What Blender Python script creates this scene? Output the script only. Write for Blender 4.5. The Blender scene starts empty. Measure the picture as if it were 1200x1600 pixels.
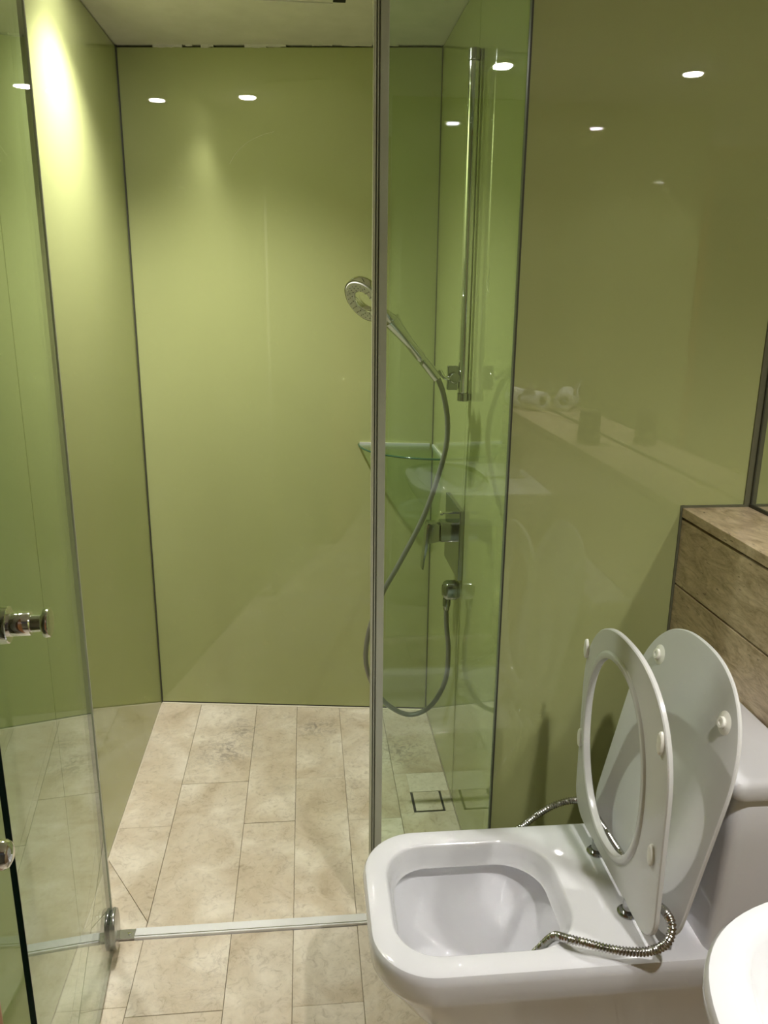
import bpy, bmesh, math, random
from mathutils import Vector, Matrix
import numpy as np
random.seed(7)
S = bpy.context.scene
C = S.collection
PI = math.pi

# ------------------------------------------------------------------ camera
FPX = 1245.0
def _u(v): return v / np.linalg.norm(v)
_d = _u(np.array([475 - 600, 455 - 800, FPX]))
_v = np.array([555 - 600, 5350 - 800, FPX]); _v = _u(_v); _v = _u(_v - _d * (_v @ _d))
_r = np.cross(_v, _d); _r = _r if _r[0] > 0 else -_r
_R = np.array([_r, _d, -_v])
EYE = 1.5
cam_d = bpy.data.cameras.new('camera'); cam = bpy.data.objects.new('camera', cam_d); C.objects.link(cam)
_m = Matrix.Identity(4)
for i in range(3):
    _m[i][0] = _R[i][0]; _m[i][1] = -_R[i][1]; _m[i][2] = -_R[i][2]
_m[0][3] = 0; _m[1][3] = 0; _m[2][3] = EYE
cam.matrix_world = _m
cam_d.sensor_fit = 'VERTICAL'; cam_d.sensor_height = 36; cam_d.lens = FPX * 36 / 1600
cam_d.clip_start = 0.02
S.camera = cam

# ------------------------------------------------------------------ world, exposure, lamp settings
W = bpy.data.worlds.new('world'); S.world = W; W.use_nodes = True
W.node_tree.nodes['Background'].inputs[0].default_value = (1, .95, .88, 1)
W.node_tree.nodes['Background'].inputs[1].default_value = .03
S.view_settings.view_transform = 'Standard'; S.view_settings.look = 'None'
S.view_settings.gamma = 1; S.view_settings.use_curve_mapping = False
S.view_settings.exposure = 0.46
S.cycles.max_bounces = 12; S.cycles.transparent_max_bounces = 16
S.cycles.glossy_bounces = 8; S.cycles.diffuse_bounces = 5
S.cycles.sample_clamp_indirect = 0.0
S.cycles.use_guiding = True; S.cycles.blur_glossy = 0.0
LAMP_W = (48, 59)            # basin downlight, shower downlight
LAMP_COL = (1.0, .965, .93)
LAMP_SPOTS = ((.655, .42), (-.374, 2.088))

CEIL = 2.215; FY = 1.63; XL = -.558; XR = .427; LEDGE_X = .825; XM = .98; YB = -.04
BL = (XL, 2.774); BR = (XR, 2.644)     # back corners of the shower

# ------------------------------------------------------------------ materials
def newmat(name):
    m = bpy.data.materials.new(name); m.use_nodes = True
    return m, m.node_tree.nodes, m.node_tree.links, m.node_tree.nodes['Principled BSDF']
def pmat(name, col, rough=.4, metal=0, spec=.5, coat=0, ior=1.5):
    m, n, l, b = newmat(name)
    b.inputs['Base Color'].default_value = (*col, 1); b.inputs['Roughness'].default_value = rough
    b.inputs['Metallic'].default_value = metal; b.inputs['Specular IOR Level'].default_value = spec
    b.inputs['Coat Weight'].default_value = coat; b.inputs['Coat Roughness'].default_value = .03
    b.inputs['IOR'].default_value = ior
    return m
def ramp(n, stops):
    r = n.new('ShaderNodeValToRGB'); e = r.color_ramp.elements
    e[0].position, e[0].color = stops[0][0], (*stops[0][1], 1)
    e[1].position, e[1].color = stops[-1][0], (*stops[-1][1], 1)
    for p, c in stops[1:-1]:
        k = e.new(p); k.color = (*c, 1)
    return r
def noise(n, l, vec, scale, detail=6, rough=.6, dist=0):
    t = n.new('ShaderNodeTexNoise'); t.inputs['Scale'].default_value = scale
    t.inputs['Detail'].default_value = detail; t.inputs['Roughness'].default_value = rough
    t.inputs['Distortion'].default_value = dist
    if vec is not None: l.new(vec, t.inputs['Vector'])
    return t
def mixc(n, l, fac, a, b, mode='MIX'):
    x = n.new('ShaderNodeMix'); x.data_type = 'RGBA'; x.blend_type = mode
    for sock, val in ((x.inputs[0], fac), (x.inputs[6], a), (x.inputs[7], b)):
        if hasattr(val, 'links'): l.new(val, sock)
        elif isinstance(val, (int, float)): sock.default_value = val
        else: sock.default_value = (*val, 1)
    return x.outputs[2]
def geo_pos(n): return n.new('ShaderNodeNewGeometry').outputs['Position']

def green_panel():
    m, n, l, b = newmat('green_backpainted_glass')
    t = noise(n, l, geo_pos(n), 1.7, 3, .5)
    c = ramp(n, [(.3, (.358, .384, .166)), (.7, (.373, .398, .176))]); l.new(t.outputs[0], c.inputs[0])
    l.new(c.outputs[0], b.inputs['Base Color'])
    b.inputs['Roughness'].default_value = .006; b.inputs['IOR'].default_value = 1.68
    return m
def thin_glass(name, tint, f0=.042):
    """flat pane: tinted straight-through light plus mirror reflection by Schlick's law on either face"""
    m, n, l, b = newmat(name); n.remove(b)
    out = n['Material Output']
    tr = n.new('ShaderNodeBsdfTransparent'); tr.inputs[0].default_value = (*tint, 1)
    gl = n.new('ShaderNodeBsdfGlossy'); gl.inputs['Roughness'].default_value = .004
    gl.inputs[0].default_value = (1, 1, 1, 1)
    g = n.new('ShaderNodeNewGeometry')
    dt = n.new('ShaderNodeVectorMath'); dt.operation = 'DOT_PRODUCT'
    l.new(g.outputs['Normal'], dt.inputs[0]); l.new(g.outputs['Incoming'], dt.inputs[1])
    def mth(op, a, bb=None):
        x = n.new('ShaderNodeMath'); x.operation = op
        for i, v in enumerate((a, bb)):
            if v is None: continue
            if hasattr(v, 'links'): l.new(v, x.inputs[i])
            else: x.inputs[i].default_value = v
        return x.outputs[0]
    a = mth('ABSOLUTE', dt.outputs['Value']); k = mth('SUBTRACT', 1.0, a); k = mth('POWER', k, 5.0)
    k = mth('ADD', mth('MULTIPLY', k, 1 - f0), f0)
    mx = n.new('ShaderNodeMixShader'); l.new(k, mx.inputs[0]); l.new(tr.outputs[0], mx.inputs[1]); l.new(gl.outputs[0], mx.inputs[2])
    l.new(mx.outputs[0], out.inputs[0])
    return m
def cream_stone():
    m, n, l, b = newmat('cream_limestone')
    p = geo_pos(n)
    oi = n.new('ShaderNodeObjectInfo')
    off = n.new('ShaderNodeVectorMath'); off.operation = 'MULTIPLY_ADD'
    sc = n.new('ShaderNodeCombineXYZ')
    for i in range(3): l.new(oi.outputs['Random'], sc.inputs[i])
    l.new(sc.outputs[0], off.inputs[0]); off.inputs[1].default_value = (17, 31, 9); l.new(p, off.inputs[2])
    v = off.outputs[0]
    big = noise(n, l, v, 5.5, 5, .6, .6)
    c1 = ramp(n, [(.27, (.40, .325, .225)), (.42, (.52, .445, .33)), (.54, (.58, .515, .405)), (.74, (.74, .685, .58))]); l.new(big.outputs[0], c1.inputs[0])
    fine = noise(n, l, v, 42, 8, .7, 1.2)
    c2 = ramp(n, [(.30, (.60, .56, .50)), (.47, (.98, .98, .97)), (.75, (1.12, 1.11, 1.09))]); l.new(fine.outputs[0], c2.inputs[0])
    col = mixc(n, l, .75, c1.outputs[0], c2.outputs[0], 'MULTIPLY')
    vein = noise(n, l, v, 9, 9, .62, 2.2)
    vr = ramp(n, [(.485, (0, 0, 0)), (.5, (1, 1, 1)), (.515, (0, 0, 0))]); l.new(vein.outputs[0], vr.inputs[0])
    msk = noise(n, l, v, 3.1, 2, .5); mr = ramp(n, [(.52, (0, 0, 0)), (.68, (1, 1, 1))]); l.new(msk.outputs[0], mr.inputs[0])
    fac = n.new('ShaderNodeMath'); fac.operation = 'MULTIPLY'; l.new(vr.outputs[0], fac.inputs[0]); l.new(mr.outputs[0], fac.inputs[1])
    f2 = n.new('ShaderNodeMath'); f2.operation = 'MULTIPLY'; l.new(fac.outputs[0], f2.inputs[0]); f2.inputs[1].default_value = .4
    col = mixc(n, l, f2.outputs[0], col, (.30, .25, .21))
    # a worn, darker patch of grime in the shower floor (own shape, fixed to the stone)
    patch = None
    for cx, cy, r in ((-.285, 2.42, .13), (-.24, 2.56, .09), (.02, 2.55, .09), (.30, 2.38, .16)):
        ds = n.new('ShaderNodeVectorMath'); ds.operation = 'DISTANCE'; l.new(p, ds.inputs[0]); ds.inputs[1].default_value = (cx, cy, 0)
        rr = n.new('ShaderNodeMapRange'); l.new(ds.outputs['Value'], rr.inputs[0]); rr.inputs[1].default_value = r; rr.inputs[2].default_value = .0
        if patch is None: patch = rr.outputs[0]
        else:
            ad = n.new('ShaderNodeMath'); ad.operation = 'MAXIMUM'; l.new(patch, ad.inputs[0]); l.new(rr.outputs[0], ad.inputs[1]); patch = ad.outputs[0]
    gr = noise(n, l, p, 38, 8, .75, 1.5); gm = ramp(n, [(.46, (0, 0, 0)), (.60, (1, 1, 1))]); l.new(gr.outputs[0], gm.inputs[0])
    pf = n.new('ShaderNodeMath'); pf.operation = 'MULTIPLY'; l.new(patch, pf.inputs[0]); l.new(gm.outputs[0], pf.inputs[1])
    p2 = n.new('ShaderNodeMath'); p2.operation = 'MULTIPLY'; l.new(pf.outputs[0], p2.inputs[0]); p2.inputs[1].default_value = 1.0
    col = mixc(n, l, p2.outputs[0], col, (.25, .215, .18))
    l.new(col, b.inputs['Base Color'])
    rg = ramp(n, [(.3, (.28,) * 3), (.7, (.42,) * 3)]); l.new(fine.outputs[0], rg.inputs[0]); l.new(rg.outputs[0], b.inputs['Roughness'])
    bp = n.new('ShaderNodeBump'); bp.inputs['Strength'].default_value = .12; bp.inputs['Distance'].default_value = .002
    l.new(fine.outputs[0], bp.inputs['Height']); l.new(bp.outputs[0], b.inputs['Normal'])
    return m
def travertine():
    m, n, l, b = newmat('brown_travertine')
    p = geo_pos(n)
    def mapped(sc):
        mp = n.new('ShaderNodeMapping'); l.new(p, mp.inputs[0])
        mp.inputs['Rotation'].default_value = (math.radians(22), 0, math.radians(25)); mp.inputs['Scale'].default_value = sc
        return mp.outputs[0]
    t = noise(n, l, mapped((9, 5, 15)), 1.5, 10, .72, 1.8)
    c = ramp(n, [(.28, (.24, .17, .10)), (.42, (.43, .325, .205)), (.54, (.56, .44, .30)), (.72, (.70, .58, .42))]); l.new(t.outputs[0], c.inputs[0])
    f = noise(n, l, mapped((70, 26, 110)), 1.0, 6, .7, 1.0)
    fr = ramp(n, [(.32, (.62, .58, .52)), (.5, (1, 1, 1)), (.7, (1.15, 1.14, 1.1))]); l.new(f.outputs[0], fr.inputs[0])
    col = mixc(n, l, .8, c.outputs[0], fr.outputs[0], 'MULTIPLY')
    h = noise(n, l, mapped((120, 38, 260)), 1.0, 2, .5)
    hr = ramp(n, [(.27, (.22, .18, .15)), (.31, (1, 1, 1))]); l.new(h.outputs[0], hr.inputs[0])
    col = mixc(n, l, .85, col, hr.outputs[0], 'MULTIPLY')
    l.new(col, b.inputs['Base Color']); b.inputs['Roughness'].default_value = .32
    return m
def plaster():
    m, n, l, b = newmat('white_ceiling_paint')
    t = noise(n, l, geo_pos(n), 9, 5, .6)
    c = ramp(n, [(.3, (.56, .545, .49)), (.65, (.63, .61, .56))]); l.new(t.outputs[0], c.inputs[0]); l.new(c.outputs[0], b.inputs['Base Color'])
    b.inputs['Roughness'].default_value = .8
    return m
def wood():
    m, n, l, b = newmat('brown_wood')
    mp = n.new('ShaderNodeMapping'); l.new(geo_pos(n), mp.inputs[0]); mp.inputs['Scale'].default_value = (18, 18, 1.2)
    t = noise(n, l, mp.outputs[0], 2.5, 6, .6, .8)
    c = ramp(n, [(.3, (.20, .075, .025)), (.7, (.36, .15, .05))]); l.new(t.outputs[0], c.inputs[0]); l.new(c.outputs[0], b.inputs['Base Color'])
    b.inputs['Roughness'].default_value = .35
    return m
M = dict(
    green=green_panel(), glass=thin_glass('clear_greenish_glass', (.86, .93, .865)), shelf_glass=thin_glass('shelf_glass', (.80, .90, .82)),
    tile=cream_stone(), trav=travertine(), plaster=plaster(), wood=wood(),
    ceramic=pmat('white_ceramic', (.67, .67, .695), .06, coat=.3),
    plastic=pmat('white_plastic', (.60, .60, .59), .2),
    pad=pmat('soft_white_plastic', (.78, .77, .71), .35),
    chrome=pmat('chrome', (.78, .78, .78), .06, 1), dchrome=pmat('worn_chrome', (.42, .42, .42), .16, 1), clamp=pmat('grey_chrome', (.50, .49, .48), .22, .8),
    steel=pmat('brushed_steel', (.46, .45, .43), .2, 1), hchrome=pmat('handle_chrome', (.55, .55, .54), .08, 1), alu=pmat('aluminium', (.80, .80, .82), .36, .45),
    seal=pmat('grey_plastic_seal', (.42, .43, .35), .3), sealdark=pmat('dark_seal_groove', (.20, .205, .15), .4), seallight=pmat('pale_plastic_lip', (.52, .52, .39), .25),
    silicone=pmat('dark_silicone', (.045, .045, .03), .5), silgreen=pmat('grey_green_silicone', (.115, .115, .07), .45),
    glassedge=pmat('dark_green_glass_edge', (.004, .014, .010), .08), glassedge2=pmat('green_glass_edge', (.035, .10, .06), .1), paneedge=pmat('pale_glass_edge', (.17, .21, .12), .2),
    grout=pmat('grout', (.42, .36, .27), .9), groutlight=pmat('pale_grout', (.66, .60, .47), .85), void=pmat('dark_void', (.012, .011, .008), .9),
    hose=pmat('grey_shower_hose', (.24, .235, .205), .28, .3), spray=pmat('spray_face_plastic', (.66, .66, .62), .35), nozzle=pmat('nozzle_rubber', (.22, .22, .20), .6),
    mirror=pmat('mirror_silver', (.86, .88, .86), .0, 1), paper=pmat('white_paper', (.82, .82, .78), .9), card=pmat('cardboard', (.52, .46, .36), .9),
    cup=pmat('grey_olive_cup', (.10, .095, .06), .25), water=pmat('water', (.55, .58, .57), .02),
    scratch=pmat('pale_scratch', (.55, .57, .33), .5), drain=pmat('drain_slot', (.035, .032, .028), .6),
)
def emis(name, col, st):
    m, n, l, b = newmat(name); b.inputs['Base Color'].default_value = (0, 0, 0, 1)
    b.inputs['Emission Color'].default_value = (*col, 1); b.inputs['Emission Strength'].default_value = st
    return m
M['lens'] = emis('lit_lamp_lens', (1, .97, .93), 220)

# ------------------------------------------------------------------ helpers
def root_loc(o):
    while o.parent: o = o.parent
    return Vector(o.location)
def obj(name, bm, mat, parent=None, loc=None, smooth=None, kind=None):
    """world-space bmesh -> one mesh object; vertices are shifted to the thing's base"""
    sh = root_loc(parent) if parent else Vector(loc or (0, 0, 0))
    bmesh.ops.recalc_face_normals(bm, faces=bm.faces)
    for v in bm.verts: v.co -= sh
    me = bpy.data.meshes.new(name); bm.to_mesh(me); bm.free()
    if smooth is not None:
        for p in me.polygons: p.use_smooth = True
        me.set_sharp_from_angle(angle=math.radians(smooth))
    me.materials.append(M[mat] if isinstance(mat, str) else mat)
    o = bpy.data.objects.new(name, me); C.objects.link(o)
    if parent: o.parent = parent
    else: o.location = sh
    if kind: o['kind'] = kind
    return o
def tag(o, label, cat, group=None):
    o['label'] = label; o['category'] = cat
    if group: o['group'] = group
    return o
def thing(name, label, cat, loc, group=None):
    o = bpy.data.objects.new(name, None); C.objects.link(o); o.location = loc; o.empty_display_size = .05
    return tag(o, label, cat, group)
def box(bm, x0, x1, y0, y1, z0, z1, bev=0):
    r = bmesh.ops.create_cube(bm, size=1)
    for v in r['verts']:
        v.co = Vector(((x0 + x1) / 2 + v.co.x * (x1 - x0), (y0 + y1) / 2 + v.co.y * (y1 - y0), (z0 + z1) / 2 + v.co.z * (z1 - z0)))
    if bev:
        es = list({e for v in r['verts'] for e in v.link_edges})
        bmesh.ops.bevel(bm, geom=es, offset=bev, segments=3, profile=.6, affect='EDGES')
    return bm
def B(*a): return box(bmesh.new(), *a)
def prism(bm, poly, z0, z1, bev=0, seg=2, fn=None):
    """poly in (a,b); fn maps (a,b,c) to world"""
    fn = fn or (lambda a, b, c: (a, b, c))
    n = len(poly)
    lo = [bm.verts.new((a, b, z0)) for a, b in poly]; hi = [bm.verts.new((a, b, z1)) for a, b in poly]
    f1 = bm.faces.new(hi); f0 = bm.faces.new(lo[::-1])
    for i in range(n): bm.faces.new((lo[i], lo[(i + 1) % n], hi[(i + 1) % n], hi[i]))
    if bev:
        es = list(f1.edges) + list(f0.edges)
        bmesh.ops.bevel(bm, geom=es, offset=bev, segments=seg, profile=.5, affect='EDGES')
    for v in bm.verts: v.co = Vector(fn(*v.co))
    return bm
def loft(bm, rings, closed0=True, closed1=True, wrap=False):
    R = [[bm.verts.new(p) for p in r] for r in rings]
    n = len(R[0]); k = len(R)
    for i in range(k if wrap else k - 1):
        a, b = R[i], R[(i + 1) % k]
        for j in range(n): bm.faces.new((a[j], a[(j + 1) % n], b[(j + 1) % n], b[j]))
    if not wrap:
        if closed0: bm.faces.new(R[0][::-1])
        if closed1: bm.faces.new(R[-1])
    return bm
def catmull(pts, step=.004):
    P = [Vector(p) for p in pts]; P = [P[0] * 2 - P[1]] + P + [P[-1] * 2 - P[-2]]
    out = []
    for i in range(1, len(P) - 2):
        a, b, c, d = P[i - 1:i + 3]; m = max(2, int((c - b).length / step))
        for k in range(m):
            t = k / m
            out.append(.5 * (2 * b + (c - a) * t + (2 * a - 5 * b + 4 * c - d) * t * t + (3 * b - a - 3 * c + d) * t ** 3))
    out.append(P[-2].copy())
    return out
def tube(bm, path, rad, n=14):
    """rad: number or function(index, arclength)"""
    rings = []; up = None; s = 0
    for i, p in enumerate(path):
        t = (path[min(i + 1, len(path) - 1)] - path[max(i - 1, 0)]).normalized()
        if i: s += (p - path[i - 1]).length
        if up is None: up = t.orthogonal().normalized()
        up = (up - t * up.dot(t)).normalized(); w = t.cross(up)
        r = rad(i, s) if callable(rad) else rad
        rings.append([p + (up * math.cos(2 * PI * k / n) + w * math.sin(2 * PI * k / n)) * r for k in range(n)])
    return loft(bm, rings)
def lathe(bm, prof, base, axis, n=32):
    """prof: list of (radius, height along axis)"""
    ax = Vector(axis).normalized(); u = ax.orthogonal().normalized(); w = ax.cross(u); b = Vector(base)
    return loft(bm, [[b + ax * h + (u * math.cos(2 * PI * k / n) + w * math.sin(2 * PI * k / n)) * max(r, 1e-5) for k in range(n)] for r, h in prof])
def rrect(x0, x1, y0, y1, r, n=8):
    """r: radii at (x0,y0),(x1,y0),(x1,y1),(x0,y1)"""
    if not hasattr(r, '__len__'): r = (r,) * 4
    out = []
    for (cx, cy, sx, sy, a0), rr in zip(((x0, y0, 1, 1, PI), (x1, y0, -1, 1, 1.5 * PI), (x1, y1, -1, -1, 0), (x0, y1, 1, -1, .5 * PI)), r):
        for k in range(n + 1):
            a = a0 + .5 * PI * k / n
            out.append((cx + sx * rr + rr * math.cos(a), cy + sy * rr + rr * math.sin(a)))
    return out
def struct(o): o['kind'] = 'structure'; return o

# ------------------------------------------------------------------ the room shell
fl = struct(obj('floor', B(-1.2, 1.25, -1.4, 2.85, -.06, -.006), 'grout'))
COLX = [XL, -.408, -.2, -.051, .105, .262, XR - .001, .62, LEDGE_X]
JO = {0: [2.036, ], 1: [2.24, 1.40], 2: [2.03, 1.19], 3: [2.24, 1.395], 4: [2.02, 1.2], 5: [2.24, 1.4], 6: [1.2], 7: [1.4]}
YMIN = -.10
def backY(x): return BL[1] + (BR[1] - BL[1]) * (x - BL[0]) / (BR[0] - BL[0])
def tile(poly, dz):
    prism_bm = bmesh.new(); prism(prism_bm, poly, -.012, dz, .0006, 1)
    o = obj('floor_tile', prism_bm, 'tile', fl); return o
g = .0006
DRAIN = (.303, .399, 2.039, 2.141)
for i in range(len(COLX) - 1):
    x0, x1 = COLX[i] + g, COLX[i + 1] - g
    inside = x0 < XR
    cuts = [c for c in JO[i]]
    top = (min(backY(x0), backY(x1)) - .004) if inside else FY
    ys = sorted([c for c in cuts if c < top], reverse=True)
    if inside: ys = sorted(ys + ['T'] if False else ys, reverse=True)
    segs = []; cur = None
    bounds = [('top', None)] + [('j', c) for c in ys]
    yy = 1e9
    lims = []                                   # list of (upper,lower)
    joints = ys + [y for y in (min(ys) - .61, min(ys) - 1.22, min(ys) - 1.83) if y > YMIN]
    up = None
    levels = [None] + sorted(joints, reverse=True) + [YMIN]
    for a, b_ in zip(levels[:-1], levels[1:]):
        for z in ((a, b_),):
            lo = b_ + g
            parts = []
            if inside and (a is None or a > 1.64) and b_ < 1.62: parts = [(a, 1.6465), (1.6135, b_)]
            else: parts = [(a, b_)]
            for pa, pb in parts:
                if pa is None:
                    if inside: poly = [(x0, pb + g), (x1, pb + g), (x1, backY(x1) - .008), (x0, backY(x0) - .008)]
                    else: poly = [(x0, pb + g), (x1, pb + g), (x1, FY - .002), (x0, FY - .002)]
                else: poly = [(x0, pb + g), (x1, pb + g), (x1, pa - g), (x0, pa - g)]
                if i == 0 and pa and pa > 2 and pb < 1.7:        # mitre-cut corner piece next to the hinge
                    tile([(x0, pb + g), (x1 - .001, pb + g), (x1 - .001, 1.6695), (x0, 1.9065)], random.uniform(-.0008, .0004))
                    tile([(x1, 1.6705), (x1, pa - g), (x0, pa - g), (x0, 1.9075)], random.uniform(-.0008, .0004))
                    continue
                if i == 5 and pa and pb < 2.04 and pa > 2.14 and inside:          # room for the drain
                    for q in ([(x0, pb + g), (x1, pb + g), (x1, DRAIN[2]), (x0, DRAIN[2])], [(x0, DRAIN[2]), (DRAIN[0], DRAIN[2]), (DRAIN[0], pa - g), (x0, pa - g)],
                              [(DRAIN[0], DRAIN[3]), (x1, DRAIN[3]), (x1, pa - g), (DRAIN[0], pa - g)], [(DRAIN[1], DRAIN[2]), (x1, DRAIN[2]), (x1, DRAIN[3]), (DRAIN[1], DRAIN[3])]):
                        tile(q, 0)
                    continue
                tile(poly, random.uniform(-.0008, .0006))
# pale sealant line along the foot of the shower walls
bm = bmesh.new(); prism(bm, [(XL, BL[1] - .010), (XR, BR[1] - .010), (XR, BR[1]), (XL, BL[1])], -.004, .0012)
obj('skirting_grout', bm, 'groutlight', fl)
bm = bmesh.new(); box(bm, XL, XL + .003, 1.65, BL[1], -.004, .0008); obj('skirting_grout', bm, 'groutlight', fl)

ce = struct(obj('ceiling', B(-1.2, 1.25, -.16, 2.95, CEIL, CEIL + .06), 'plaster'))

T = .02
wl = struct(obj('wall_left', B(XL - T - .03, XL - T, -.16, 2.82, -.02, CEIL), 'void'))
for y0, y1 in ((-.12, 1.628), (1.632, 2.768)):
    obj('wall_panel', B(XL - T, XL, y0, y1, .003, CEIL - .005, .001), 'green', wl)
def backbox(x0, x1, d0, d1, z0, z1, bm=None):
    bm = bm or bmesh.new(); t = Vector((BR[0] - BL[0], BR[1] - BL[1], 0)).normalized(); nrm = Vector((-t.y, t.x, 0))
    o = Vector((BL[0], BL[1], 0))
    prism(bm, [(x0, d0), (x1, d0), (x1, d1), (x0, d1)], z0, z1, 0, 1, lambda a, b, c: o + t * a + nrm * b + Vector((0, 0, c)))
    return bm
wid = math.hypot(BR[0] - BL[0], BR[1] - BL[1])
wb = struct(obj('wall_back', backbox(-.05, wid + .05, T + .004, T + .04, -.02, CEIL), 'void'))
obj('wall_panel', backbox(.004, wid - .003, 0, T, .006, CEIL - .007), 'green', wb)
obj('bottom_seal', backbox(.004, wid - .003, .001, T, .001, .006), 'silicone', wb)
# ragged filler between the panel's top edge and the ceiling
bm = bmesh.new()
x = .02; ragged = []
def raggedstrip(xa, xb, lo):
    pts = []
    k = int((xb - xa) / .012) + 2
    for j in range(k):
        xx = xa + (xb - xa) * j / (k - 1); pts.append((xx, CEIL - lo - random.uniform(0, .0028)))
    poly = [(xa, CEIL), (xb, CEIL)] + pts[::-1]
    b2 = bmesh.new(); t = Vector((BR[0] - BL[0], BR[1] - BL[1], 0)).normalized(); nrm = Vector((-t.y, t.x, 0)); o = Vector((BL[0], BL[1], 0))
    prism(b2, poly, -.003, .004, 0, 1, lambda a, b, c: o + t * a + Vector((0, 0, b)) + nrm * c)
    obj('ragged_filler', b2, 'plaster', wb)
for xa, xb, lo in ((.115, .205, .0055), (.215, .235, .003), (.262, .285, .0065), (.286, .30, .004), (.395, .46, .006), (.46, .52, .004), (.60, .66, .0015), (.69, .78, .002), (.80, .86, .001)):
    raggedstrip(xa, xb, lo)

wr = struct(obj('wall_shower_right', B(XR + T, XR + T + .03, FY + T, 2.72, -.02, CEIL), 'void'))
for y0, y1 in ((FY + .0025, 2.098), (2.1005, 2.64)):
    obj('wall_panel', B(XR, XR + T, y0, y1, .003, CEIL - .0035, .0007), 'green', wr)
wf = struct(obj('wall_partition', B(XR + T, 1.1, FY + T, FY + T + .03, -.02, CEIL), 'void'))
obj('wall_panel', B(XR + .0025, XM, FY, FY + T, .003, CEIL - .002, .0007), 'green', wf)
wm = struct(obj('wall_right', B(XM + .012, XM + .06, -.16, FY + .05, -.02, CEIL), 'plaster'))
# entrance wall behind the camera with its doorway
we = struct(obj('wall_entrance', B(.34, XM + .012, YB - .10, YB - .015, 0, CEIL), 'plaster'))
obj('wall_panel', B(.345, XM, YB - .015, YB, .003, CEIL - .002, .0007), 'green', we)
bm = B(-.405, .34, YB - .10, YB, 2.06, CEIL); obj('lintel', bm, 'plaster', we)
obj('jamb_wall', B(XL - T, -.405, YB - .10, YB, 0, CEIL), 'plaster', we)
df = struct(obj('door_1', B(.31, .34, YB - .10, YB + .008, 0, 2.06, .002), 'wood'))
obj('door_frame', B(-.405, -.385, YB - .10, YB + .002, 0, 2.06, .002), 'wood', df)
obj('door_frame', B(-.405, .34, YB - .10, YB + .008, 2.03, 2.07, .002), 'wood', df)
hw = struct(obj('wall_hallway', B(-1.2, 1.25, -1.42, -1.38, 0, 2.4), 'plaster'))
# corner sealant
def trim(k, bm, mat): return struct(obj('trim_%d' % k, bm, mat))
trim(1, B(XL - .001, XL + .0035, BL[1] - .008, BL[1] + .004, .004, CEIL - .003), 'silicone')
trim(2, B(XR - .003, XR + .002, BR[1] - .006, BR[1] + .004, .004, CEIL - .003), 'silgreen')
trim(3, B(XR - .002, XR + .0028, FY - .0035, FY + .004, .003, CEIL - .003), 'silicone')
# aluminium threshold on the floor between bathroom and shower
th = trim(4, B(-.430, .152, 1.615, 1.645, -.004, .006, .001), 'alu')
obj('threshold_groove', B(-.43, .152, 1.6185, 1.6205, .005, .0066), 'steel', th)
bm = B(XL, -.4305, 1.615, 1.645, -.004, .004, .001); obj('hinge_floor_plate', bm, 'clamp', th)
bm = bmesh.new(); lathe(bm, [(.004, 0), (.004, .002), (.002, .003)], (-.443, 1.63, .004), (0, 0, 1), 16); obj('screw', bm, 'chrome', th, smooth=40)

# old scratch marks on the panels
def scratch(pts, par, r=.0007):
    bm = bmesh.new(); tube(bm, catmull(pts, .006), r, 6); obj('scratch_mark', bm, 'scratch', par, smooth=60)
def bw(x, z): return (x, backY(x) - .0002, z)
scratch([bw(-.225, 1.882), bw(-.205, 1.912), bw(-.17, 1.942), bw(-.125, 1.964), bw(-.085, 1.975)], wb)
scratch([(XR - .0002, 1.888, 1.565), (XR - .0002, 1.893, 1.53), (XR - .0002, 1.886, 1.50)], wr)
scratch([(XR - .0002, 1.915, 1.54), (XR - .0002, 1.905, 1.512), (XR - .0002, 1.886, 1.50)], wr)

# ------------------------------------------------------------------ ceiling lamps
def downlight(x, y, w, label):
    t = thing('ceiling_downlight', label, 'lamp', (x, y, CEIL), 'recessed ceiling downlights')
    bm = bmesh.new(); n = 40
    prof = [(.030, -.001), (.031, -.004), (.037, -.0045), (.042, -.003), (.043, 0)]
    lathe(bm, prof, (x, y, CEIL), (0, 0, 1), n); obj('trim_ring', bm, 'alu', t, smooth=40)
    bm = bmesh.new(); lathe(bm, [(.030, -.0055), (.0295, -.0068), (.02, -.0075), (.001, -.008)], (x, y, CEIL), (0, 0, 1), n); obj('lens', bm, 'lens', t, smooth=60)
    ld = bpy.data.lights.new('lamp', 'SPOT'); ld.energy = w; ld.color = LAMP_COL; ld.shadow_soft_size = .03
    ld.spot_size = math.radians(128); ld.spot_blend = 1.0
    lo = bpy.data.objects.new('lamp', ld); C.objects.link(lo); lo.parent = t; lo.location = (0, 0, -.034)
    return t
downlight(*LAMP_SPOTS[0], LAMP_W[0], 'round recessed ceiling downlight above the basin, seen mirrored in the green wall')
downlight(*LAMP_SPOTS[1], LAMP_W[1], 'round recessed ceiling downlight inside the shower, seen mirrored in the back wall')
# access panel in the shower ceiling
ap = thing('ceiling_access_panel', 'flat white access panel in the shower ceiling, seen at the top edge', 'panel', (-.06, 2.1, CEIL))
obj('opening', B(-.235, .118, 1.86, 2.318, CEIL - .0008, CEIL - .0002), 'void', ap)
obj('panel_leaf', B(-.232, .085, 1.863, 2.305, CEIL - .006, CEIL - .0009, .001), 'plaster', ap)
obj('panel_frame', B(-.24, .085, 2.307, 2.316, CEIL - .008, CEIL - .0009, .001), 'plaster', ap)

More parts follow.
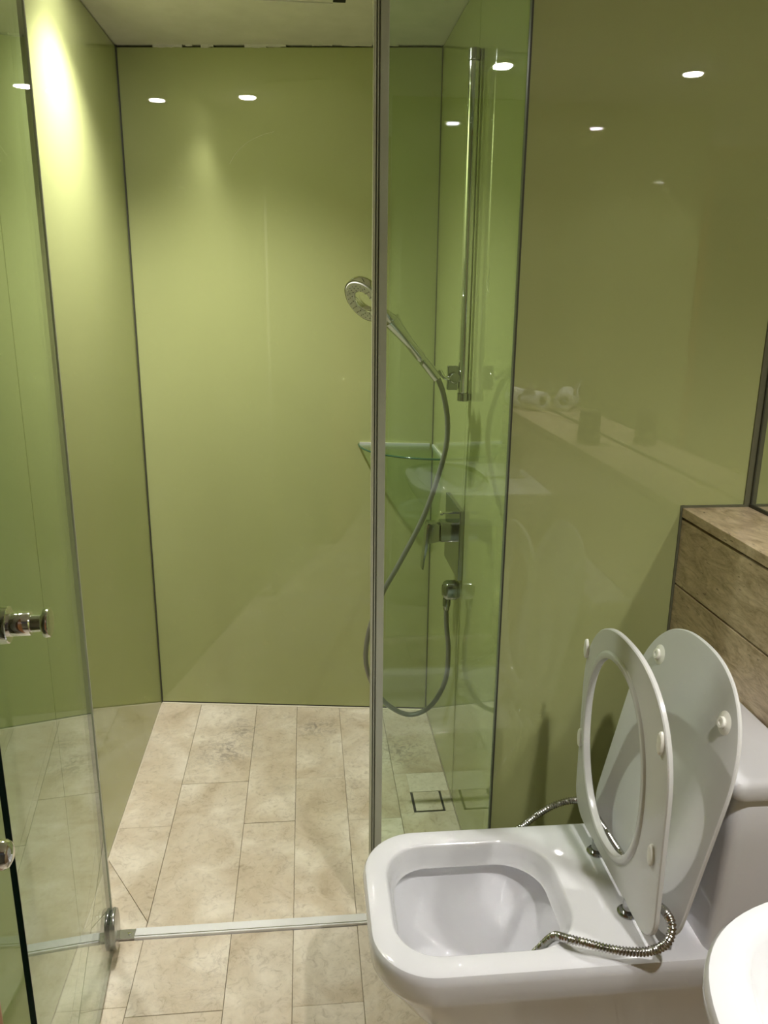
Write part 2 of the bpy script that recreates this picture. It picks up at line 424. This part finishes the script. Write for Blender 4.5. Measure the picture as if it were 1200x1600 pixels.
# ------------------------------------------------------------------ fixed glass screen
gp = thing('fixed_glass_screen', 'fixed clear glass shower screen with grey edge profile behind the toilet', 'glass screen', (.29, FY, 0))
obj('glass_pane', B(.158, XR - .003, FY - .008, FY, .006, 2.12), 'glass', gp)
obj('pane_edge', B(XR - .0055, XR - .0022, FY - .0085, FY - .0045, .006, 2.12), 'paneedge', gp)
pz = (.006, 2.12)
obj('edge_profile', B(.146, .1625, FY - .0125, FY + .004, *pz, .0015), 'seal', gp)
obj('seal_lip', B(.1335, .1385, FY - .011, FY + .002, *pz, .001), 'seallight', gp)
obj('seal_groove', B(.1385, .146, FY - .006, FY + .002, *pz), 'sealdark', gp)
obj('seal_lip', B(.1408, .1433, FY - .0125, FY - .004, *pz, .0006), 'seal', gp)

# ------------------------------------------------------------------ glass door, swung open
PV = Vector((-.473, 1.592, 0)); DD = Vector((.074, -.997, 0)).normalized(); DN = Vector((-DD.y, DD.x, 0)); DL = .578   # DN points to the right (+x)
gd = thing('glass_shower_door', 'clear glass shower door swung open along the left wall', 'glass door', PV)
def door(a0, a1, w0, w1, z0, z1, bev=0):
    bm = bmesh.new(); box(bm, a0, a1, w0, w1, z0, z1, bev)
    for v in bm.verts: v.co = PV + DD * v.co.x + DN * v.co.y + Vector((0, 0, v.co.z))
    return bm
obj('glass_pane', door(.003, DL - .0005, -.004, .004, .012, 2.12), 'glass', gd)
e = obj('free_edge', door(DL - .0005, DL + .0012, -.0045, .0045, .012, 2.12, .0004), 'glassedge', gd); e['label'] = 'dark polished glass edge'
obj('bottom_edge', door(.003, DL, -.004, .004, .0105, .012), 'sealdark', gd)
obj('hinge_side_seal', door(-.004, .003, -.006, .006, .012, 2.12, .001), 'seal', gd)
# rounded pivot clamp at the floor, one cover on either face
for s in (-1, 1):
    poly = [(.010 + .036 * math.copysign(abs(math.cos(a)) ** .8, math.cos(a)), .064 + .050 * math.sin(a)) for a in (2 * PI * k / 40 for k in range(40))]
    bm = bmesh.new(); prism(bm, poly, .0041, .0155, .005, 4, lambda a, b, c, s=s: PV + DD * a + DN * (c * s) + Vector((0, 0, b)))
    o = obj('pivot_cover', bm, 'clamp', gd, smooth=40); o['label'] = 'rounded chrome pivot clamp at the floor'
obj('pivot_block', door(-.01, .03, -.0038, .0038, .004, .0118, .001), 'dchrome', gd)
kb = PV + DD * (DL - .052) + Vector((0, 0, 1.050))
for s, nm in ((1, 'knob'), (-1, 'knob')):
    bm = bmesh.new()
    lathe(bm, [(.026, .0041), (.0265, .012), (.026, .0195), (.0245, .0205), (.0165, .021), (.0165, .0215), (.0168, .047), (.016, .0485), (.0125, .049), (.0122, .062), (.0135, .0635), (.0205, .066), (.0212, .069), (.0205, .0735), (.0185, .0745)],
          kb, DN * s, 40)
    obj(nm, bm, 'chrome', gd, smooth=30)

# ------------------------------------------------------------------ wooden entrance door, folded back to the left
ed = thing('entrance_door', 'brown wooden bathroom door leaf standing open at the bottom left edge', 'door', (-.36, .35, 0))
obj('door_leaf', B(-.383, -.343, YB + .02, .735, .008, 2.02, .003), 'wood', ed)
bm = bmesh.new(); lathe(bm, [(.026, 0), (.026, .006), (.024, .008), (.0085, .0085), (.008, .034), (.0125, .036), (.0135, .040), (.0135, .046), (.0122, .0475), (.0122, .0495), (.0135, .051), (.0135, .062), (.0115, .066), (.007, .0685), (.001, .069)],
                         (-.343, .650, 1.0), (1, 0, 0), 32); obj('door_knob', bm, 'chrome', ed, smooth=30)

# ------------------------------------------------------------------ travertine ledge and mirror
lg = thing('travertine_ledge', 'brown travertine boxed ledge along the right wall behind the toilet', 'ledge', (.9, .8, 0))
y0, y1 = YB, FY - .003
obj('ledge_core', B(LEDGE_X + .014, XM, y0, y1, .003, 1.03), 'silicone', lg)
for a, b_ in ((y0, .42), (.4215, 1.05), (1.0515, y1)):
    obj('top_slab', B(LEDGE_X, XM, a, b_, 1.026, 1.047, .0015), 'trav', lg)
zs = [1.021, .868, .715, .562, .409, .256, .103, .004]
for i in range(len(zs) - 1):
    for a, b_ in ((y0, .60), (.6015, y1)):
        obj('front_panel', B(LEDGE_X + .001, LEDGE_X + .014, a, b_, zs[i + 1] + .0035, zs[i] - .0005, .0012), 'trav', lg)
trim(5, B(LEDGE_X - .004, LEDGE_X + .006, FY - .003, FY + .001, .003, 1.052), 'silgreen')
trim(6, B(LEDGE_X, XM, FY - .004, FY + .001, 1.046, 1.052), 'silgreen')
mi = thing('wall_mirror', 'frameless mirror rising from the ledge at the right edge', 'mirror', (XM, .8, 1.05))
obj('mirror_glass', B(XM, XM + .006, YB, FY - .006, 1.052, CEIL - .003), 'mirror', mi)
obj('mirror_edge', B(XM - .0015, XM + .006, FY - .0085, FY - .0055, 1.052, CEIL - .003), 'silicone', mi)
obj('mirror_edge', B(XM - .003, XM + .006, YB, FY - .006, 1.047, 1.054), 'silicone', mi)
trim(7, B(XM - .014, XM + .004, FY - .0035, FY + .001, 1.05, CEIL - .003), 'silgreen')

# ------------------------------------------------------------------ toilet
CY = 1.245
tl = thing('toilet', 'white ceramic toilet with raised seat and lid beside the shower screen', 'toilet', (.45, CY, 0))
def ring(x0, x1, hw, rf, rr, z): return [(x, y, z) for x, y in rrect(x0, x1, CY - hw, CY + hw, (rf, rr, rr, rf), 12)]
rings = [ring(.285, .800, .105, .085, .03, .0), ring(.280, .800, .110, .09, .03, .012), ring(.255, .80, .122, .10, .03, .09), ring(.205, .80, .140, .105, .03, .18),
         ring(.150, .80, .162, .11, .03, .26), ring(.117, .80, .179, .115, .025, .315), ring(.104, .80, .187, .115, .022, .335), ring(.099, .80, .190, .115, .02, .347),
         ring(.097, .80, .1915, .115, .02, .380), ring(.0985, .798, .190, .113, .02, .391), ring(.1025, .795, .186, .109, .018, .3975), ring(.1085, .79, .180, .104, .016, .400),
         ring(.138, .480, .146, .085, .10, .400), ring(.1415, .477, .143, .083, .098, .3985), ring(.1445, .474, .1405, .081, .096, .394),
         ring(.150, .468, .136, .078, .094, .375), ring(.153, .463, .133, .076, .092, .358), ring(.157, .459, .130, .075, .09, .3525), ring(.150, .466, .137, .078, .094, .3515), ring(.134, .482, .153, .085, .10, .352),
         ring(.132, .484, .155, .085, .10, .338), ring(.137, .479, .150, .085, .10, .322), ring(.160, .46, .132, .08, .095, .285), ring(.20, .444, .106, .075, .085, .24), ring(.255, .43, .078, .06, .066, .205),
         ring(.305, .416, .05, .038, .044, .182), ring(.322, .408, .04, .03, .034, .165), ring(.325, .404, .036, .028, .03, .10)]
bm = bmesh.new(); loft(bm, rings); obj('bowl', bm, 'ceramic', tl, smooth=35)
bm = bmesh.new(); prism(bm, rrect(.316, .41, CY - .0425, CY + .0425, .034, 8), .1715, .1735); obj('water', bm, 'water', tl)
# cistern
CX0, CX1 = .688, .822
bm = bmesh.new()
loft(bm, [[(x, y, z) for x, y in rrect(CX0 + dx, CX1, 1.062 + dy, 1.428 - dy, (.022, .004, .004, .022), 6)] for dx, dy, z in
          ((-.012, .004, .392), (-.010, .0035, .41), (-.004, .002, .50), (-.001, .0005, .62), (0, 0, .695), (.003, .003, .7035), (.006, .006, .7055))])
obj('cistern', bm, 'ceramic', tl, smooth=35)
bm = bmesh.new()
loft(bm, [[(x, y, z) for x, y in rrect(CX0 - .008 + d, CX1, 1.054 + d, 1.436 - d, (.02, .004, .004, .02), 6)] for d, z in
          ((.008, .7075), (.002, .7095), (0, .715), (0, .733), (.002, .740), (.007, .7445), (.014, .746))])
obj('cistern_lid', bm, 'ceramic', tl, smooth=35)
bm = bmesh.new(); lathe(bm, [(.021, 0), (.021, .004), (.019, .006), (.001, .0065)], (.752, CY, .7455), (0, 0, 1)); obj('flush_button', bm, 'chrome', tl, smooth=30)
# seat and lid, hinged up
SC = 1.255
def plane_map(bx, bz, tx, tz):
    d = Vector((tx - bx, 0, tz - bz)).normalized(); nn = Vector((-d.z, 0, d.x))     # nn points to -x, towards the bowl
    return lambda u, v, w: Vector((bx, SC, bz)) + Vector((0, 1, 0)) * u + d * v + nn * w
seat_m = plane_map(.5785, .425, .572, .90); lid_m = plane_map(.609, .418, .711, .905)
HWS = .201; SL = .480
def outline(hw, v1, r, inset=0, n=176, cen=(.028, .232)):
    h, vt = hw - inset, v1 - r * 1.22
    poly = rrect(-h, h, inset, v1, (.06 - inset, .06 - inset, .01, .01), 24)[:50]        # the two lower corners
    for k in range(73):                                                                  # full round top
        a = PI * k / 72; c_, s_ = math.cos(a), math.sin(a)
        poly.append((h * math.copysign(abs(c_) ** .84, c_), vt + (v1 - inset - vt) * s_ ** .84))
    # equal-angle resample from the opening's centre
    out = []
    for k in range(n):
        a = 2 * PI * k / n; dx, dy = math.cos(a), math.sin(a); best = None
        for (x1, y1), (x2, y2) in zip(poly, poly[1:] + poly[:1]):
            ex, ey = x2 - x1, y2 - y1; den = dx * ey - dy * ex
            if abs(den) < 1e-12: continue
            t = ((x1 - cen[0]) * ey - (y1 - cen[1]) * ex) / den; s = ((x1 - cen[0]) * dy - (y1 - cen[1]) * dx) / den
            if t > 0 and -1e-6 <= s <= 1 + 1e-6 and (best is None or t > best): best = t
        out.append((cen[0] + dx * best, cen[1] + dy * best))
    return out
def hole(sa, sb, n=176, cen=(.028, .232)):
    out = []
    for k in range(n):
        a = 2 * PI * k / n
        out.append((cen[0] + sa * math.copysign(abs(math.cos(a)) ** .9, math.cos(a)), cen[1] + sb * math.copysign(abs(math.sin(a)) ** .95, math.sin(a))))
    return out
RT = .172
sr = []
for pts, w in ((outline(HWS, SL, RT, .003), .0), (outline(HWS, SL, RT), .002), (outline(HWS, SL, RT), .0085), (outline(HWS, SL, RT, .002), .0105), (outline(HWS, SL, RT, .01), .011),
               (hole(.154, .2025), .011), (hole(.1515, .200), .0142), (hole(.1495, .198), .0152), (hole(.142, .1915), .0152), (hole(.139, .1885), .0138), (hole(.138, .1875), .0105), (hole(.138, .1875), .002), (hole(.140, .1895), .0)):
    sr.append([seat_m(u, v, w) for u, v in pts])
bm = bmesh.new(); loft(bm, sr, wrap=True); seat = obj('seat', bm, 'plastic', tl, smooth=32)
def oval(u, v, a, b, h, fm, w0=.0108, n=24):
    bm = bmesh.new(); rr = []
    for s, hh in ((1, 0), (1, h * .6), (.9, h * .9), (.7, h), (.05, h)):
        rr.append([fm(u + a * s * math.cos(2 * PI * k / n), v + b * s * math.sin(2 * PI * k / n), w0 + hh) for k in range(n)])
    return loft(bm, rr)
for u, v in ((.187, .380), (.189, .175), (-.165, .378), (-.170, .170)):
    obj('bumper', oval(u, v, .0085, .021, .006, seat_m), 'pad', seat, smooth=40)
bm = bmesh.new()
LW, LLEN = .199, .492
loft(bm, [[lid_m(u, v, w) for u, v in outline(LW, LLEN, .175, ins)] for ins, w in ((.012, -.0035), (.004, -.003), (0, -.0005), (0, .0035), (.0018, .0055), (.005, .0058), (.03, .0048), (.06, .0045))])
lid = obj('lid', bm, 'plastic', tl, smooth=35)
for u, v in ((.128, .405), (-.128, .402)):
    bm = bmesh.new(); n = 24
    loft(bm, [[lid_m(u + r * math.cos(2 * PI * k / n), v + r * math.sin(2 * PI * k / n), .0045 + h) for k in range(n)] for r, h in ((.021, 0), (.017, .0022), (.012, .0035), (.0105, .004), (.0105, .0075), (.009, .009), (.0045, .009), (.0045, .0075), (.0005, .0075))])
    obj('bumper', bm, 'pad', lid, smooth=35)
for y in (1.338, 1.172):
    bm = bmesh.new(); lathe(bm, [(.019, 0), (.019, .003), (.016, .006), (.010, .007), (.0095, .030)], (.576, y, .3995), (0, 0, 1)); hg = obj('hinge', bm, 'dchrome', tl, smooth=35)
    path = [Vector((.580, y - .024, .428)), Vector((.580, y + .024, .428))]
    bm = bmesh.new(); tube(bm, path, .0105, 20); obj('hinge_barrel', bm, 'plastic', hg, smooth=40)

# ------------------------------------------------------------------ bidet hose lying over the toilet
hp = catmull([(.44, 1.535, .0), (.440, 1.535, .18), (.452, 1.53, .29), (.486, 1.515, .345), (.53, 1.50, .392), (.575, 1.488, .415), (.592, 1.455, .430), (.5925, 1.40, .442), (.592, 1.33, .4495), (.592, 1.26, .456),
              (.592, 1.18, .462), (.593, 1.11, .476), (.594, 1.070, .490), (.592, 1.042, .487), (.582, 1.034, .462), (.560, 1.046, .436), (.53, 1.060, .424), (.497, 1.074, .420), (.462, 1.085, .424), (.436, 1.103, .418), (.424, 1.135, .392), (.405, 1.165, .33), (.385, 1.19, .27)], .0014)
pitch = .0056
bm = bmesh.new(); tube(bm, hp, lambda i, s: .0070 + .0012 * math.cos(2 * PI * s / pitch), 12)
bh = obj('bidet_hose', bm, 'steel', None, (.44, 1.535, 0), smooth=60)
tag(bh, 'ribbed steel flexible hose running behind the seat and dropping into the toilet bowl', 'hose')

# ------------------------------------------------------------------ basin at the lower right, tap, things on the ledge
bs = thing('wash_basin', 'white ceramic wash basin with rounded front at the lower right', 'basin', (.6, .44, .85))
BY0, BY1 = .158, .716
def bring(ins, z, x0=.362, sh=0.):
    """straight back, rounded front"""
    pts = []
    y0, y1 = BY0 + ins, BY1 - ins; xb = LEDGE_X - .001; xs = .70 ; cy = (y0 + y1) / 2; hw = (y1 - y0) / 2; L = xs - (x0 + ins)
    n = 48
    pts.append((xb, y1, z)); 
    for k in range(n + 1):
        a = PI / 2 - PI * k / n
        pts.append((xs - L * abs(math.cos(a)) ** .62, cy + hw * math.copysign(abs(math.sin(a)) ** .62, math.sin(a)), z))
    pts.append((xb, y0, z))
    return pts
outer = [bring(.14, .70, .40), bring(.085, .715, .39), bring(.035, .755, .375), bring(.008, .81, .365), bring(.0, .832), bring(.0005, .843), bring(.004, .8485), bring(.010, .850)]
def bowl_ring(ins, z):
    cx, cy, a, b = .525, .437, .125 - ins, .235 - ins
    n = 51; out = []
    # same count and direction as bring()
    for k in range(n):
        t = PI / 4 + 2 * PI * (k + .5) / n
        ct, st = math.cos(t), math.sin(t)
        out.append((cx + a * math.copysign(abs(ct) ** .75, ct), cy + b * math.copysign(abs(st) ** .75, st), z))
    return out
inner = [bowl_ring(0, .850), bowl_ring(.006, .847), bowl_ring(.011, .838), bowl_ring(.025, .80), bowl_ring(.05, .762), bowl_ring(.085, .745), bowl_ring(.10, .742)]
bm = bmesh.new(); loft(bm, outer + inner); obj('basin_body', bm, 'ceramic', bs, smooth=40)
bm = bmesh.new(); lathe(bm, [(.022, 0), (.022, .002), (.018, .004), (.001, .005)], (.525, .437, .742), (0, 0, 1)); obj('waste_plug', bm, 'chrome', bs, smooth=30)
tp = thing('basin_tap', 'square chrome basin tap, seen mirrored in the green wall', 'tap', (.752, .46, .85))
obj('tap_body', B(.728, .776, .437, .483, .8505, .975, .003), 'dchrome', tp)
obj('spout', B(.618, .727, .443, .477, .905, .925, .003), 'dchrome', tp)
obj('tap_lever', B(.700, .778, .440, .480, .9765, 1.005, .003), 'dchrome', tp)
# upturned cup
bm = bmesh.new(); lathe(bm, [(.0365, 0), (.0365, .002), (.0325, .092), (.031, .098), (.028, .101), (.001, .1015)], (.887, .845, 1.047), (0, 0, 1), 40)
tag(obj('tumbler', bm, 'cup', None, (.887, .845, 1.047), smooth=40), 'dark tumbler upside down on the ledge, seen mirrored in the green wall', 'cup')
def roll(x, y, rz, label, length=.095, r=.039):
    t = thing('paper_roll', label, 'paper roll', (x, y, 1.0472), 'paper rolls on the ledge')
    t.rotation_euler = (0, 0, rz)
    def P(bm):
        for v in bm.verts: v.co += Vector((x, y, 1.0472))
        return bm
    bm = bmesh.new(); n = 40; rr = []
    for rad, yy in ((r, -length / 2), (r, length / 2), (r * .96, length / 2 + .001), (r * .5, length / 2), (r * .48, length / 2 - .001), (r * .48, -length / 2 + .001), (r * .5, -length / 2), (r * .96, -length / 2 - .001)):
        rr.append([(rad * math.cos(2 * PI * k / n), yy, r + rad * math.sin(2 * PI * k / n)) for k in range(n)])
    loft(bm, rr, wrap=True); obj('paper', P(bm), 'paper', t, smooth=40)
    bm = bmesh.new(); rr = []
    for rad, yy in ((r * .478, -length / 2 + .002), (r * .478, length / 2 - .002), (r * .45, length / 2 - .002), (r * .45, -length / 2 + .002)):
        rr.append([(rad * math.cos(2 * PI * k / n), yy, r + rad * math.sin(2 * PI * k / n)) for k in range(n)])
    loft(bm, rr, wrap=True); obj('core', P(bm), 'card', t, smooth=40)
    # folded pointed sheet end standing up
    bm = bmesh.new(); a = [(-r * .75, length * .45, r * 1.72), (-r * .95, -length * .45, r * 1.45), (-r * 1.15, length * .2, r * 2.9)]
    b2 = [(p[0] - .002, p[1], p[2] + .001) for p in a]
    va = [bm.verts.new(p) for p in a]; vb = [bm.verts.new(p) for p in b2]
    bm.faces.new(va); bm.faces.new(vb[::-1])
    for i in range(3): bm.faces.new((va[i], vb[i], vb[(i + 1) % 3], va[(i + 1) % 3]))
    obj('folded_tip', P(bm), 'paper', t)
roll(.918, .125, math.radians(-24), 'white paper roll with pointed tip, nearest the tumbler, mirrored in the green wall')
roll(.872, .022, math.radians(-10), 'white paper roll at the far end of the ledge, partly hidden behind the other roll')

# ------------------------------------------------------------------ shower fittings
RX, RYY = XR - .0195, 2.052
rl = thing('shower_rail', 'tall round chrome shower rail on the right shower wall', 'shower rail', (XR, RYY, 1.235))
bm = bmesh.new(); lathe(bm, [(.0135, 0), (.0145, .002), (.0145, .772), (.0135, .7735)], (RX, RYY, 1.25), (0, 0, 1)); obj('rail_tube', bm, 'chrome', rl, smooth=30)
for z0, z1 in ((1.228, 1.2495), (2.0245, 2.05)):
    bm = bmesh.new(); lathe(bm, [(.0138, 0), (.0152, .0015), (.0152, z1 - z0 - .0015), (.0138, z1 - z0)], (RX, RYY, z0), (0, 0, 1)); c = obj('end_cap', bm, 'dchrome', rl, smooth=30)
    obj('wall_mount', B(RX + .012, XR, RYY - .010, RYY + .010, z0 + .002, z1 - .002, .001), 'dchrome', rl)
# sliding holder
hd = obj('sliding_holder', B(RX - .041, RX - .0148, RYY + .002, RYY + .022, 1.256, 1.318, .002), 'dchrome', rl)
bm = bmesh.new(); lathe(bm, [(.0125, 0), (.0135, .002), (.0135, .013), (.012, .0145), (.009, .0145), (.0088, .0135), (.001, .0135)], (RX - .024, RYY + .002, 1.288), (0, -1, 0)); obj('holder_knob', bm, 'dchrome', hd, smooth=30)
path = catmull([(RX - .034, RYY - .006, 1.288), (RX - .047, RYY - .006, 1.287), (RX - .056, RYY - .004, 1.295), (RX - .063, RYY - .003, 1.309)], .003)
bm = bmesh.new(); tube(bm, path, .0048, 12); obj('holder_arm', bm, 'chrome', hd, smooth=50)

# hand shower: handle rises to the left, ring head tilted to face down-left and towards the room
H0 = Vector((.338, RYY - .004, 1.288)); HN = Vector((.217, RYY - .03, 1.430)); HC = Vector((.150, RYY - .04, 1.482))
hs = thing('hand_shower', 'chrome hand shower with ring-shaped white spray face resting in its holder', 'hand shower', (H0.x, H0.y, H0.z))
hdv = (HN - H0).normalized()
path = [H0 + hdv * t for t in np.linspace(0, (HN - H0).length + .004, 40)]
def hr(i, s):
    if s < .062: return .0132
    if s < .066: return .0120
    L = .2
    return .0138 + .0085 * max(0, (s - .11) / .08) ** 1.6
bm = bmesh.new(); tube(bm, path, hr, 24); obj('handle', bm, 'hchrome', hs, smooth=30)
fn = Vector((-.60, -.58, -.55)).normalized()                 # the way the spray face looks
up = (hdv - fn * hdv.dot(fn)).normalized(); sd = fn.cross(up)
def HM(u, v, w): return HC + sd * u + up * v + fn * w
RO, RI = .060, .028; n = 56
def torus_prof(prof):
    return [[HM(r * math.cos(2 * PI * k / n) * .93, r * math.sin(2 * PI * k / n), w) for k in range(n)] for r, w in prof]
bm = bmesh.new(); loft(bm, torus_prof([(RO * .985, .0085), (RO, .004), (RO, -.006), (RO * .95, -.013), (RO * .83, -.0175), (RI * 1.45, -.0175), (RI * 1.1, -.012), (RI, -.004), (RI, .0075), (RI * 1.03, .0085)]), False, False)
head = obj('ring_head', bm, 'chrome', hs, smooth=40)
bm = bmesh.new(); loft(bm, torus_prof([(RO * .93, .0086), (RO * .90, .0115), (RI * 1.25, .0125), (RI * 1.08, .0105), (RI * 1.01, .006)]), False, False)
# close the back of the spray ring so it has body
face = obj('spray_face', bm, 'spray', hs, smooth=40)
bm = bmesh.new(); loft(bm, torus_prof([(RO * .985, .0085), (RO * .93, .0086)]), False, False); obj('face_ring', bm, 'dchrome', hs, smooth=40)
nozm = None
for rr, cnt in ((.033, 14), (.0395, 18), (.046, 22)):
    for k in range(cnt):
        a = 2 * PI * (k + .3 * rr * 1000 % 1) / cnt; c0 = HM(rr * math.cos(a) * .93, rr * math.sin(a), .0105)
        if nozm is None:
            bm = bmesh.new(); lathe(bm, [(.0014, 0), (.0014, .0028), (.0009, .0034)], (0, 0, 0), (0, 0, 1), 8); nozm = bpy.data.meshes.new('nozzle'); bmesh.ops.recalc_face_normals(bm, faces=bm.faces); bm.to_mesh(nozm); bm.free(); nozm.materials.append(M['nozzle'])
        o = bpy.data.objects.new('nozzle', nozm); C.objects.link(o); o.parent = face
        o.location = c0 - root_loc(hs); o.rotation_euler = fn.to_track_quat('Z', 'Y').to_euler()
# neck that spreads from the handle into the ring
bm = bmesh.new(); rings = []
for t in np.linspace(0, 1, 12):
    c0 = HN.lerp(HM(0, -RO * .80, -.004), t); wdt = .0222 + .016 * t ** 1.4; thk = .0200 - .009 * t
    rings.append([c0 + sd * wdt * math.cos(2 * PI * k / 28) + (fn * (1 - 0) * thk * math.sin(2 * PI * k / 28)) for k in range(28)])
loft(bm, rings); obj('neck', bm, 'hchrome', hs, smooth=40)

# hose
E0 = Vector((.394, 2.115, .622))
hpts = [H0 - hdv * .004, (.356, RYY, 1.246), (.371, RYY + .01, 1.17), (.366, 2.07, 1.08), (.321, 2.08, .921), (.253, 2.085, .775), (.203, 2.09, .676), (.168, 2.09, .566), (.161, 2.09, .467), (.193, 2.09, .374), (.241, 2.09, .320), (.298, 2.09, .298), (.356, 2.095, .325), (.395, 2.10, .40), (.403, 2.11, .49), (.396, 2.115, .57), E0]
hpath = catmull(hpts, .006)
bm = bmesh.new(); tube(bm, hpath, .0072, 16)
sh = obj('shower_hose', bm, 'hose', None, tuple(E0), smooth=60); tag(sh, 'grey shower hose looping from the wall outlet up to the hand shower', 'hose')
# wall outlet elbow
wo = thing('wall_outlet', 'chunky chrome hose outlet below the mixer plate', 'outlet', (XR, 2.115, .66))
bm = bmesh.new(); loft(bm, [[(XR - w, 2.115 + y, .678 + z) for y, z in rrect(-.024 + d, .024 - d, -.026 + d, .026 - d, .014, 6)] for w, d in ((0, .003), (.006, .003), (.008, 0), (.034, .0), (.042, .004), (.047, .012))]); obj('elbow', bm, 'dchrome', wo, smooth=35)
bm = bmesh.new(); lathe(bm, [(.0105, 0), (.0115, .002), (.0115, .022), (.0095, .024), (.0085, .034)], (.394, 2.115, .6525), (0, 0, -1)); obj('hose_nut', bm, 'dchrome', wo, smooth=30)

# mixer
mx = thing('shower_mixer', 'chrome single-lever shower mixer with tall wall plate', 'mixer tap', (XR, 2.16, .82))
obj('wall_plate', B(XR - .014, XR, 2.064, 2.285, .724, .925, .003), 'dchrome', mx)
yc = 2.150; zc = .846
bm = bmesh.new(); loft(bm, [[(XR - w, yc + y, zc + z) for y, z in rrect(-.028 + d, .028 - d, -.029 + d, .029 - d, .010, 5)] for w, d in ((.014, 0), (.052, 0), (.054, .002), (.054, .004))]); obj('mixer_body', bm, 'dchrome', mx, smooth=35)
bm = bmesh.new(); prism(bm, [(XR - .0545, zc + .020), (XR - .066, zc + .026), (XR - .090, zc + .027), (XR - .093, zc + .020), (XR - .098, zc - .050), (XR - .1045, zc - .110), (XR - .1005, zc - .112), (XR - .089, zc - .032), (XR - .0545, zc - .027)][::-1], yc - .02, yc + .02, .002, 2, lambda a, b, c: (a, c, b))
hdl = obj('lever', bm, 'dchrome', mx, smooth=35)
bm = bmesh.new(); lathe(bm, [(.0035, 0), (.0035, .030), (.0065, .031), (.007, .033), (.007, .038), (.006, .0395)], (XR - .014, yc, .898), (-1, 0, 0), 20); obj('diverter_pin', bm, 'chrome', mx, smooth=30)

# corner shelf
cs = thing('corner_shelf', 'quarter-round clear glass corner shelf in the shower', 'shelf', (XR, BR[1], 1.0))
poly = [(XR - .0015, BR[1] - .0015)]
P0 = Vector((XR - .0015, 2.405)); P1 = Vector((.176, backY(.176) - .0015))
for k in range(33):
    a = .5 * PI * k / 32
    # quarter ellipse from the side wall to the back wall, bulging into the shower
    poly.append((XR - .0015 - (XR - .0015 - .176) * math.sin(a) ** .9, BR[1] - .0015 - (BR[1] - 2.405) * math.cos(a) ** .9 + (backY(.176) - BR[1]) * math.sin(a)))
bm = bmesh.new(); prism(bm, poly, .996, 1.002); obj('shelf_glass', bm, 'shelf_glass', cs)
bm = bmesh.new()
pp = [Vector((x, y, .999)) for x, y in poly[1:]]
tube(bm, pp, .0032, 8); e = obj('shelf_edge', bm, 'glassedge2', cs, smooth=50); e['label'] = 'green polished glass edge'
obj('shelf_clip', backbox(.745, wid - .01, -.006, 0, .993, 1.006), 'alu', cs)
obj('shelf_clip', B(XR - .005, XR, 2.415, 2.63, .994, 1.005), 'alu', cs)

# floor drain with a tile inset
dr = thing('floor_drain', 'square tile-inset floor drain behind the glass screen', 'drain', (.351, 2.09, 0))
obj('drain_channel', B(DRAIN[0], DRAIN[1], DRAIN[2], DRAIN[3], -.012, -.0045), 'drain', dr)
obj('tile_inset', B(DRAIN[0] + .008, DRAIN[1] - .007, DRAIN[2] + .008, DRAIN[3] - .002, -.004, -.0002, .001), 'tile', dr)
